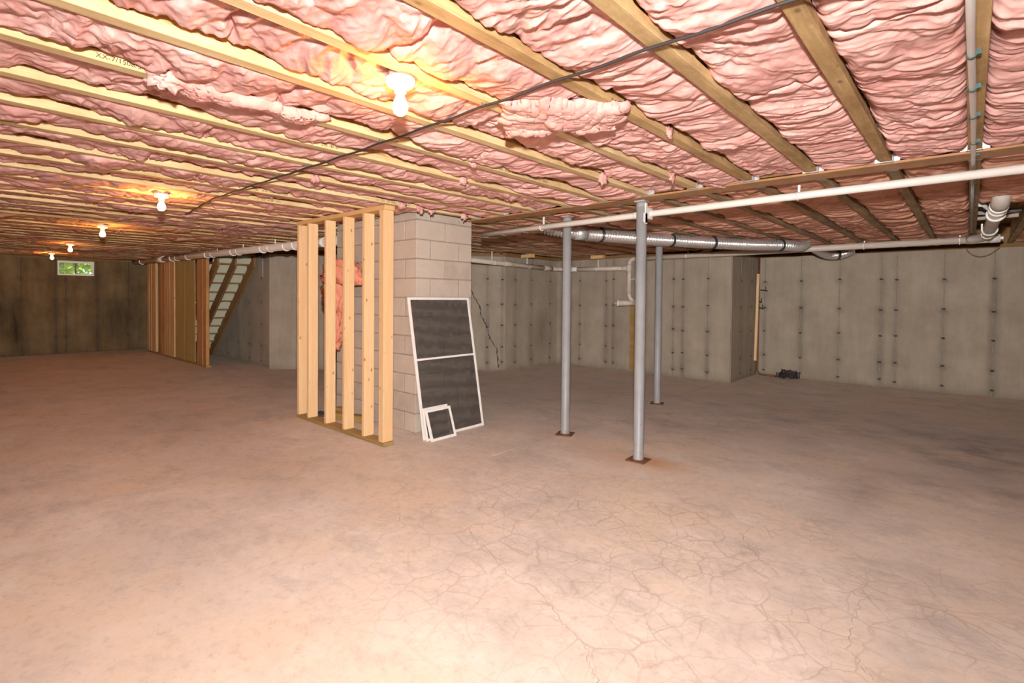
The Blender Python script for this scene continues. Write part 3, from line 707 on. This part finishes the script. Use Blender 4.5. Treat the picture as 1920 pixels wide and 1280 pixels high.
# ------------------------------------------------------------------ plank partition and stairs on the left
pt = empty('board_partition', (-13.2,3.58,0), 'board and plywood partition wall standing beside the stairs', 'partition')
mb = MB(); mb.box((-15.3,3.53,.001), (-11.06,3.63,.04), .003); mb.build('bottom_plate', M['treated'], pt)
mb = MB(); mb.box((-15.3,3.53,H-.05), (-11.06,3.63,H-.003), .003); mb.build('top_plate', M['cedar'], pt)
for x0, x1, m in ((-15.28,-14.92,'cedar_pale'),(-14.90,-14.56,'cedar_pale'),(-14.25,-13.83,'cedar'),(-13.80,-13.44,'cedar_pale'),(-13.42,-13.10,'cedar_pale'),(-11.62,-11.07,'cedar')):
    n = max(1, round((x1-x0)/.19)) if m != 'cedar' or x0 > -12 else 2
    for k in range(n):
        a = x0+(x1-x0)*k/n; b = x0+(x1-x0)*(k+1)/n; mb = MB(); mb.box((a+.004,3.535+random.uniform(0,.012),.04), (b-.004,3.60,H-.05), .004); mb.build('board', M[m], pt, origin=((a+b)/2,3.57,1))
for a, b in ((-13.08,-12.44),(-12.43,-11.80)):
    mb = MB(); mb.box((a,3.56,.04), (b,3.575,H-.05)); mb.build('plywood_sheet', M['ply'], pt, origin=((a+b)/2,3.57,1))
for a, ww in ((-14.54,.28),(-13.09,.04),(-11.81,.2)): mb = MB(); mb.box((a,3.605,.04), (a+ww,3.63,H-.05)); mb.build('dark_gap_backing', M['brown_wood'], pt)  # dark backing added behind the gaps to put shade there
st = empty('staircase', (-12.2,4.0,0), 'open backed timber stairs with cream risers rising behind the partition', 'stairs')
XA, XB = -13.55, -10.85; NR = 12; rise = (H-.03)/NR; run = (XB-XA)/NR
for y in (3.66,3.985,4.35):
    mb = MB(); z_ = lambda x: (x-XA)*(H-.03)/(XB-XA)
    vs = []
    for yy in (y, y+.04):
        vs += [(XA-.02,yy,.0),(XA+.28,yy,.0),(XB+.02,yy,z_(XB)-.26),(XB+.02,yy,z_(XB)-.02),(XA-.02,yy,.02+.02)]
    mb.add(vs, [(0,1,2,3,4),(9,8,7,6,5)]+[(i,(i+1) % 5,(i+1) % 5+5,i+5) for i in range(5)]); mb.build('stringer', M['stair_wood'], st)
for k in range(NR):
    x = XA+run*k; z = rise*(k+1)
    mb = MB(); mb.box((x-.02,3.66,z-.03), (x+run+.02,4.39,z)); mb.build('tread', M['stair_wood'], st)
    mb = MB(); mb.box((x,3.66,z-rise), (x+.018,4.39,z-.03)); mb.build('riser', M['riser'], st)
mb = MB(); mb.tube([(-13.25,4.410,.12),(-10.95,4.410,2.1)], .010, 6); tag(mb.build('stair_conduit', M['grey_tube'], origin=(-12,4.41,1)), 'thin grey conduit running up the concrete wall along the stair underside', 'conduit')
mb = MB(); mb.tube([(-10.55,4.415,2.24),(-10.55,4.415,1.80)], .010, 6); tag(mb.build('short_conduit', M['grey_tube'], origin=(-10.55,4.41,1.8)), 'short vertical grey conduit high on the wall right of the stairs', 'conduit')

# ------------------------------------------------------------------ pipes
def hanger(parent, p, axis, r, top, strap=True, full=False, w=.012):
    """plastic J-hook: a loop under the pipe and a strap up to the joist"""
    p = Vector(p); ax = Vector(axis).normalized(); side = ax.cross(Vector((0,0,1))).normalized(); mb = MB(); n = 14
    a0, a1 = (-.15*PI, 1.15*PI) if not full else (0, 2*PI)
    pts = []
    for k in range(n+1):
        a = a0+(a1-a0)*k/n; pts.append(p-side*math.cos(a)*(r+.006)-Vector((0,0,1))*math.sin(a)*(r+.006))
    mb.tube(pts, w*.5, 6)
    if strap:
        q = p-side*(r+.006); mb.box((q.x-.008,q.y-.008,q.z), (q.x+.008,q.y+.008,top))
    return mb.build('pipe_hanger', M['strap'], parent)
def coupling(parent, p, axis, r, L=.07, m='pvc_old'):
    p = Vector(p); ax = Vector(axis).normalized(); mb = MB(); mb.tube([p-ax*L/2, p-ax*(L/2-.006), p+ax*(L/2-.006), p+ax*L/2], [r*1.02, r*1.17, r*1.17, r*1.02], 18); return mb.build('coupling', M[m], parent)
# thin white pipe under the beam
np_ = empty('white_drain_pipe', (-1.5,4.30,2.2), 'thin white plastic pipe hung below the ceiling behind the nearest column', 'pipe')
za = lambda x: CAMZ+.735+(x+4.25)*(.792-.735)/(4.4) if x < .2 else CAMZ+.79
mb = MB(); mb.tube([(-4.235,4.305,za(-4.25)),(-2.0,4.305,za(-2.0)),(2.9,4.305,za(.15)+.015)], .0285, 20); mb.build('pipe_run', M['pvc'], np_)
for x in (-3.36,-.96): hanger(np_, (x,4.305,za(x)), (1,0,0), .029, H-.01)
mb = MB(); mb.box((-2.155,4.222,za(-2.1)-.05), (-2.125,4.34,za(-2.1)+.05), .004); mb.build('pipe_clamp', M['strap'], np_)
coupling(np_, (-2.25,4.305,za(-2.25)), (1,0,0), .0285, .08, 'pvc')
# wide pipe on the left
lp = empty('wide_drain_pipe', (-11,3.42,2.2), 'wide tan plastic drain pipe hung along the ceiling from the pier to the far wall', 'pipe')
zl = lambda x: CAMZ+.702+(-5.86-x)*(.829-.702)/(16.06-5.86)
mb = MB(); mb.tube([(-5.86,3.42,zl(-5.86)),(-11,3.42,zl(-11)),(-15.98,3.42,zl(-15.98))], .056, 22); mb.build('pipe_run', M['pvc_old'], lp)
for x in (-7.88,-9.1,-10.3,-12.4): hanger(lp, (x,3.42,zl(x)), (1,0,0), .058, H)
for x in (-7.07,-7.36,-8.15,-9.35,-10.6,-11.7,-12.75,-15.2): hanger(lp, (x,3.42,zl(x)), (1,0,0), .058, H, strap=False, w=.02)
coupling(lp, (-6.3,3.42,zl(-6.3)), (1,0,0), .056, .10, 'strap'); coupling(lp, (-13.6,3.42,zl(-13.6)), (1,0,0), .06, .42, 'strap')
# far pipe system along the back walls
fp = empty('far_drain_pipe', (-4.88,9.0,1.4), 'dusty plastic drain pipe along the far walls with a tee drop and a cleanout', 'pipe')
R3 = .043
def pipe(name, pts, r, m='pvc_old', parent=fp, n=18): mb = MB(); mb.tube(pts, r, n); return mb.build(name, M[m], parent)
def bend(a, b, c, r, k=8):
    a, b, c = Vector(a), Vector(b), Vector(c); return [a*(1-t)**2+b*2*t*(1-t)+c*t*t for t in [i/k for i in range(k+1)]]
pipe('pipe_run', [(-6.62,6.3,CAMZ+.672),(-6.52,8.72,CAMZ+.618)], R3); pipe('elbow', bend((-6.52,8.72,CAMZ+.618),(-6.51,9.0,CAMZ+.612),(-6.25,9.0,CAMZ+.608), R3), R3)
pipe('pipe_run', [(-6.25,9.0,CAMZ+.608),(-4.93,9.0,CAMZ+.590)], R3); coupling(fp, (-6.52,8.55,CAMZ+.622), (0,1,0), R3, .2); coupling(fp, (-6.2,9.0,CAMZ+.607), (1,0,0), R3, .25, 'strap'); coupling(fp, (-6.57,7.4,CAMZ+.648), (0,1,0), R3, .25)
coupling(fp, (-4.97,9.0,CAMZ+.590), (1,0,0), R3, .1)
pipe('elbow', bend((-4.88,9.0,CAMZ+.66),(-4.88,9.0,CAMZ+.765),(-4.74,9.0,CAMZ+.767), R3), R3)
pipe('pipe_drop', [(-4.88,9.0,CAMZ+.67),(-4.88,9.0,CAMZ+.10)], R3)
coupling(fp, (-4.88,9.0,CAMZ+.59), (0,0,1), R3, .14)
pipe('elbow', bend((-4.88,9.0,CAMZ+.10),(-4.88,9.0,CAMZ+.02),(-4.80,9.03,CAMZ-.05), R3), R3)
pipe('cleanout', [(-5.02,8.84,CAMZ-.085),(-4.77,9.06,CAMZ-.075)], .055); mb = MB(); mb.tube([(-5.045,8.817,CAMZ-.086),(-5.005,8.853,CAMZ-.085)], .062, 20); mb.tube([(-5.06,8.804,CAMZ-.086),(-5.04,8.82,CAMZ-.086)], .02, 4); mb.build('cleanout_cap', M['pvc'], fp)
mb = MB(); mb.tube([(-4.79,9.04,CAMZ-.075),(-4.74,9.08,CAMZ-.075)], .064, 20); mb.build('cleanout_collar', M['pvc_old'], fp)
pipe('trap', [(-4.85,9.0,CAMZ+.37),(-4.79,9.0,CAMZ+.37),(-4.76,9.0,CAMZ+.39),(-4.735,9.0,CAMZ+.37),(-4.73,9.0,CAMZ+.31),(-4.70,9.0,CAMZ+.28),(-4.62,9.02,CAMZ+.27)], .017, n=10)
zr = lambda x: CAMZ+.767+(x+4.74)*(.800-.767)/4.9
pipe('pipe_run', [(-4.74,9.0,zr(-4.74)),(.02,9.0,zr(.02))], .046)
for x in (-3.75,-1.15,-.12): hanger(fp, (x,9.0,zr(x)), (1,0,0), .047, H)
for x in (-5.6,): hanger(fp, (x,9.0,CAMZ+.598), (1,0,0), R3, H-.071)
for y in (7.0,8.0): hanger(fp, (-6.59+.03*(y-7),y,CAMZ+.655-.02*(y-7)), (0,1,0), R3, H if y < 7.5 else H-.071)
pipe('side_branch', [(-3.55,9.0,zr(-3.55)),(-3.45,9.05,zr(-3.5)+.06),(-3.35,9.1,H+.02)], .03)
# wye and the pipe from the closet bend
ws = (.02,9.0,zr(.02)); pipe('wye', [(-.05,9.0,zr(0)),(.18,9.0,zr(0)+.003)], .052, 'pvc'); pipe('wye_end', [(.17,9.0,zr(0)+.003),(.25,9.0,zr(0)+.004)], .056, 'pvc')
mb = MB(); mb.tube([(.25,9.0,zr(0)+.004),(.262,9.0,zr(0)+.004)], .05, 18); mb.box((.262,8.985,zr(0)-.012), (.29,9.015,zr(0)+.02)); mb.build('wye_plug', M['strap'], fp)
pipe('branch', bend((-.02,8.98,zr(0)),(.10,8.8,zr(0)),(.135,8.45,CAMZ+.805), .05), .05, 'pvc')
pipe('stack_run', [(.135,8.45,CAMZ+.805),(.155,7.0,CAMZ+.822),(.17,6.1,CAMZ+.835)], .055, 'pvc')
for y, r in ((8.4,.058),(6.75,.066),(6.45,.060),(6.25,.060)): mb = MB(); z = CAMZ+.805+(8.45-y)*.0128; x = .135+(8.45-y)*.015; mb.tube([(x,y-.03,z),(x,y-.024,z),(x,y+.024,z),(x,y+.03,z)], [r*.98,r*1.1,r*1.1,r*.98], 22); mb.build('collar', M['strap'], fp)
pipe('closet_bend', bend((.17,6.15,CAMZ+.835),(.175,5.85,CAMZ+.84),(.175,5.82,H+.2), .06), .062, 'pvc')
hanger(fp, (.143,7.95,CAMZ+.810), (0,1,0), .058, CAMZ+.88, w=.02)
pipe('stack_arm', [(.11,6.6,CAMZ+.86),(.07,6.55,CAMZ+.90),(.035,6.5,CAMZ+.90)], .02, 'strap', n=10)
# two supply lines crossing the open joist bay
mb = MB(); mb.tube([(.035,7.35,CAMZ+.93),(.15,7.38,CAMZ+.925),(.36,7.5,CAMZ+.95)], .022, 12); tag(mb.build('grey_supply_pipe', M['grey_tube'], origin=(.2,7.4,2.35)), 'grey supply pipe crossing the open joist bay at right, the one nearer the wool', 'pipe')
mb = MB(); mb.tube([(.035,7.75,CAMZ+.92),(.36,7.72,CAMZ+.925)], .024, 12); tag(mb.build('tan_supply_pipe', M['pvc_old'], origin=(.2,7.7,2.35)), 'tan plastic supply pipe crossing the open joist bay at right, below the grey one', 'pipe')
# small loop of wire under the sill
mb = MB(); mb.tube([(-.06,10.588,2.232)]+bend((-.05,10.588,2.20),(.1,10.588,1.99),(.30,10.588,2.225), 1, 10), .010, 6); tag(mb.build('wire_loop', M['brown_wood'], origin=(.1,10.42,2.2)), 'loop of brown wire drooping below the sill under the white wye fitting', 'wire')
# plastic tube clipped along the rightmost joist
px = empty('clipped_tube', (-.012,3.2,H-.012), 'milky plastic tube clipped along the underside of the rightmost joist', 'tube')
mb = MB(); mb.tube([(-.020,-.6,H-.013),(-.016,2.2,H-.013),(-.006,3.3,H-.013),(-.004,4.0,H-.016),(-.004,4.28,H-.022),(-.004,4.5,H-.013)], .0115, 12); mb.build('tube', M['pex'], px)
mb = MB(); mb.tube([(-.004,4.5,H-.013),(-.006,6.0,H-.013),(-.008,8.6,H-.013)], .0105, 10); tag(mb.build('tube', M['grey_tube'], px), 'greyer length beyond the beam')
for y in (2.42,2.80,3.22,3.75,4.08,1.5,.7):
    x = -.016+max(0, (y-2.2))*.008; mb = MB(); mb.lathe([(.0125,-.007),(.0155,-.007),(.0155,.007),(.0125,.007),(.0125,-.007)], (x,y,H-.013), 14, Matrix.Rotation(PI/2, 3, 'X')); mb.box((x+.010,y-.008,H-.018), (x+.026,y+.008,H-.0)); mb.build('tube_clip', M['clip'], px)

# ------------------------------------------------------------------ foil duct
dk = empty('flexible_duct', (-2.6,7.2,2.2), 'silver corrugated foil duct slung under the joists behind the columns', 'duct')
def spline(P, k=40):
    P = [Vector(q) for q in P]; P = [P[0]*2-P[1]]+P+[P[-1]*2-P[-2]]; out = []
    for i in range(1, len(P)-2):
        for j in range(k):
            t = j/k; a, b, c, d = P[i-1:i+3]; out.append(.5*((2*b)+(c-a)*t+(2*a-5*b+4*c-d)*t*t+(3*b-a-3*c+d)*t**3))
    out.append(P[-2]); return out
def duct(pts, r, name, pitch=.042):
    path = spline(pts, 60); L = [0]
    for a, b in zip(path[:-1], path[1:]): L.append(L[-1]+(b-a).length)
    n = int(L[-1]/(pitch/6)); q = []; rs = []; j = 0
    for k in range(n+1):
        s = L[-1]*k/n
        while j < len(L)-2 and L[j+1] < s: j += 1
        q.append(path[j].lerp(path[j+1], (s-L[j])/max(L[j+1]-L[j], 1e-6))); rs.append(r+.012*math.cos(2*PI*s/pitch)+random.uniform(-.0012,.0012))
    mb = MB(); mb.tube(q, rs, 20); return mb.build(name, M['foil'], dk)
duct([(-3.82,4.97,H-.02),(-3.62,5.08,CAMZ+.80),(-3.46,5.20,CAMZ+.775),(-3.03,6.33,CAMZ+.775),(-2.38,7.58,CAMZ+.775),(-2.0,8.16,CAMZ+.785),(-1.88,8.5,CAMZ+.79),(-1.83,8.75,H-.02)], .070, 'duct_run')
duct([(-1.86,9.25,H-.02),(-1.82,9.5,CAMZ+.80),(-1.76,10.0,CAMZ+.755),(-1.62,10.2,CAMZ+.77),(-1.48,10.35,CAMZ+.84)], .062, 'duct_tail')
mb = MB(); mb.tube([(-3.485,5.11,CAMZ+.777),(-3.43,5.24,CAMZ+.777)], .080, 20); mb.build('duct_collar', M['galv'], dk)
for q, d, r in (((-3.36,5.47,CAMZ+.775),(.36,.93,0),.08),((-2.93,6.52,CAMZ+.775),(.45,.89,0),.08),((-2.62,7.15,CAMZ+.775),(.47,.88,0),.08),((-2.02,8.12,CAMZ+.785),(.55,.83,0),.08),((-1.66,10.16,CAMZ+.765),(.7,.7,0),.072)):
    q = Vector(q); ax = Vector(d).normalized(); sd = ax.cross(Vector((0,0,1))); mb = MB(); pts = []
    for k in range(17): a = 2*PI*k/16; pts.append(q+sd*math.cos(a)*r+Vector((0,0,1))*math.sin(a)*r)
    mb.tube([p+ax*.008 for p in pts], .009, 6, caps=False); mb.tube([p-ax*.008 for p in pts], .009, 6, caps=False); mb.tube([q+Vector((0,0,r)), Vector((q.x,q.y,H-.001))], [.02,.008], 5); mb.build('duct_strap', M['black'], dk)

# ------------------------------------------------------------------ cable along the ceiling
cb = empty('electric_cable', (-2.5,1.66,H-.01), 'dark cable stapled across the undersides of the joists', 'cable')
pts = []; x = -.06
while x > -6.2:
    k = (x-X0)/S; ph = k-math.floor(k); sagz = .006*math.sin(PI*ph)**2
    pts.append((x, 1.655+.012*math.sin(x*1.7)+(.0 if x > -5 else (x+5)*-.09), H-.013-sagz)); x -= .05
mb = MB(); mb.tube(pts, .0062, 8); mb.build('cable', M['cable'], cb)
for k in (4,6,8,9,12):
    x = X0-S*k+FW_/2; y = 1.655+.012*math.sin(x*1.7); mb = MB(); mb.tube(bend((x,y-.012,H),(x,y,H-.030),(x,y+.012,H), 1, 6), .003, 5); mb.build('staple', M['clip'], cb)

# ------------------------------------------------------------------ torn wool hanging over two joists
def flap(name, cx, cy, ang, L, W, z, label, seed, m='pink', droop=.05):
    t = np.linspace(-1, 1, 90); s = np.linspace(-1, 1, 60); T, Q = np.meshgrid(t, s)
    hl = 1+.14*perlin(Q*2+seed, T*0, 41)+.09*perlin(Q*7+seed, T*0, 42); hw = 1-.28*T+.22*perlin(T*2.0+seed, Q*0, 43)+.16*perlin(T*7+seed, Q*0, 44)+.08*perlin(T*16+seed, Q*0, 52)
    a = T*L*hl; b = Q*W*np.where(T > 2, 1, np.clip(hw, .4, 1.6)); X = cx+a*math.cos(ang)-b*math.sin(ang); Y = cy+a*math.sin(ang)+b*math.cos(ang)
    wx = X+.05*perlin(X*6+seed, Y*6, 48); wy = Y+.05*perlin(X*6, Y*6+seed, 49)
    f = np.abs(perlin(wx*3.2+seed, wy*4.5, 45))**.7*.034+np.abs(perlin(wx*10+seed, wy*6, 46))*.012+.009*np.clip(perlin(wx*7, wy*9+seed, 50)*6, -.5, .5)+.005*np.abs(perlin(X*34, Y*30, 47))+.0015*perlin(X*110, Y*110, 51)
    Z = z-f-droop*(.5*(Q+1))**2*.6+.03*np.maximum(np.abs(T)**8, np.abs(Q)**8)
    o = grid_mesh(name, X-cx, Y-cy, Z-z, M[m]); o.location = (cx, cy, z); so = o.modifiers.new('thickness', 'SOLIDIFY'); so.thickness = .022; so.offset = -1
    return tag(o, label, 'insulation')
flap('torn_wool_flap', -1.43, 1.98, .72, .27, .15, H-.004, 'torn flap of pink glass wool hanging below the joists right of the cable staple', 2)
flap('torn_wool_strip', -2.42, .93, 1.5, .34, .045, H+.012, 'pale strip of pink wool covering part of a joist left of the nearest bulb', 9, droop=.01)

# ------------------------------------------------------------------ small things at the far right and along the walls
R = Matrix.Translation((-3.06,10.43,.28)) @ Matrix.Rotation(.018, 4, 'Y'); mb = MB(); mb.box((.045,-.02,0), (.09,.02,1.64), .003, R); tag(mb.build('wooden_lath', M['stud'], origin=(-3.0,10.43,.3)), 'upright pale lath fixed in the far right wall corner', 'lath')
cp = empty('corner_wires', (-2.98,10.52,0), 'brown wires running down the far right corner and along the floor', 'wire')
mb = MB(); mb.tube([(-2.985,10.54,2.22),(-2.98,10.53,1.2),(-2.985,10.54,.08),(-2.93,10.5,.02),(-2.64,10.44,.018)], .020, 8); mb.build('riser_wire', M['copper'], cp)
for z, L in ((1.62,.16),(1.28,.10),(1.40,.07)):
    mb = MB(); mb.tube([(-2.98,10.52,z),(-2.98+L*.6,10.5,z-.01),(-2.98+L,10.5,z-.02)], .012, 6); mb.tube([(-2.98+L*.8,10.5,z-.03),(-2.98+L*.8,10.5,z+.06)], .008, 5); mb.build('wire_end', M['black'], cp)
ck = MB(); rr = random.Random(4)
for k in range(7):
    a = rr.uniform(0, 6); r = rr.uniform(.08,.17); pts = [(-2.42+r*math.cos(a+t)*1.1, 10.38+r*math.sin(a+t)*.7, .02+abs(rr.uniform(.02,.16)*math.sin(t*1.3))) for t in np.linspace(0, 5.5, 24)]
    ck.tube(pts, .009, 5)
tag(ck.build('wire_tangle', M['cable'], origin=(-2.42,10.38,0)), 'tangle of dark wire on the floor by the far right wall', 'wire')
mb = MB(); mb.box((-4.915,9.12,.03), (-4.76,9.148,1.33), .002); tag(mb.build('narrow_board', M['treated'], origin=(-4.84,9.13,0)), 'narrow brown board on the wall below the pipe cleanout', 'board')
for x, y, l in ((-6.55,7.95,'short wood block under the joists by the pipe bend, behind the screens'), (-5.55,8.95,'short wood block under the joists left of the tee drop')):
    mb = MB(); mb.box((x-.14,y-.05,H-.07), (x+.14,y+.05,H-.001), .003); tag(mb.build('wood_block', M['plate'], origin=(x,y,H-.04)), l, 'block')

# ------------------------------------------------------------------ ink stamps on the joists
def stamp(k, y, txt, h=.019, near=True):
    x = X0-S*k+FW_
    c = bpy.data.curves.new('stamp', 'FONT'); c.body = txt; c.size = h*1.35; c.align_x = 'LEFT'; c.space_character = 1.05
    o = bpy.data.objects.new('stamp', c); COL.objects.link(o); dg = bpy.context.evaluated_depsgraph_get(); dg.update()
    me = bpy.data.meshes.new_from_object(o.evaluated_get(dg)); bpy.data.objects.remove(o); me.name = 'stamp'; me.materials.clear(); me.materials.append(M['ink'])
    j = joists[k]; ob = bpy.data.objects.new('stamp', me); COL.objects.link(ob); ob.parent = j
    # text runs away from the camera along +Y on the +X side of the flange
    ob.matrix_local = Matrix(((0,0,1,x+.0008-j.location.x),(1,0,0,y-j.location.y),(0,1,0,H+.010-j.location.z),(0,0,0,1)))
stamp(6, 2.55, '1.31 230  40 8P  WP=  12/05   7-00-1152x160   00057 1')
stamp(11, 1.72, '1.31  230   -4-SP-WP*   (C12/05  7-00-1153x160')
stamp(6, .40, 'XX-7/1508/5/OSB   A K -OK'); stamp(7, 1.45, '1.31  230  40 8P'); stamp(10, 2.7, '1.31  230  OR  00057 1  7-00-1152'); stamp(12, 1.95, '1.31  230  40 8P  WP=')
# loose tufts of wool caught on the joists
for i, (k, y, r) in enumerate(((5,3.28,.030),(6,2.36,.018),(10,3.00,.022),(10,3.22,.026),(10,3.36,.024),(10,3.82,.028),(6,.62,.03),(4,3.55,.022),(7,2.65,.02),(9,1.9,.02),(3,2.6,.02))):
    x = X0-S*k+FW_+.002; mb = lump('', None, (x, y, H+.006), (r*.45, r*1.5, r*1.3), 3, .9, 2.8, i); mb.build('wool_tuft', M['pink'], ceiling)
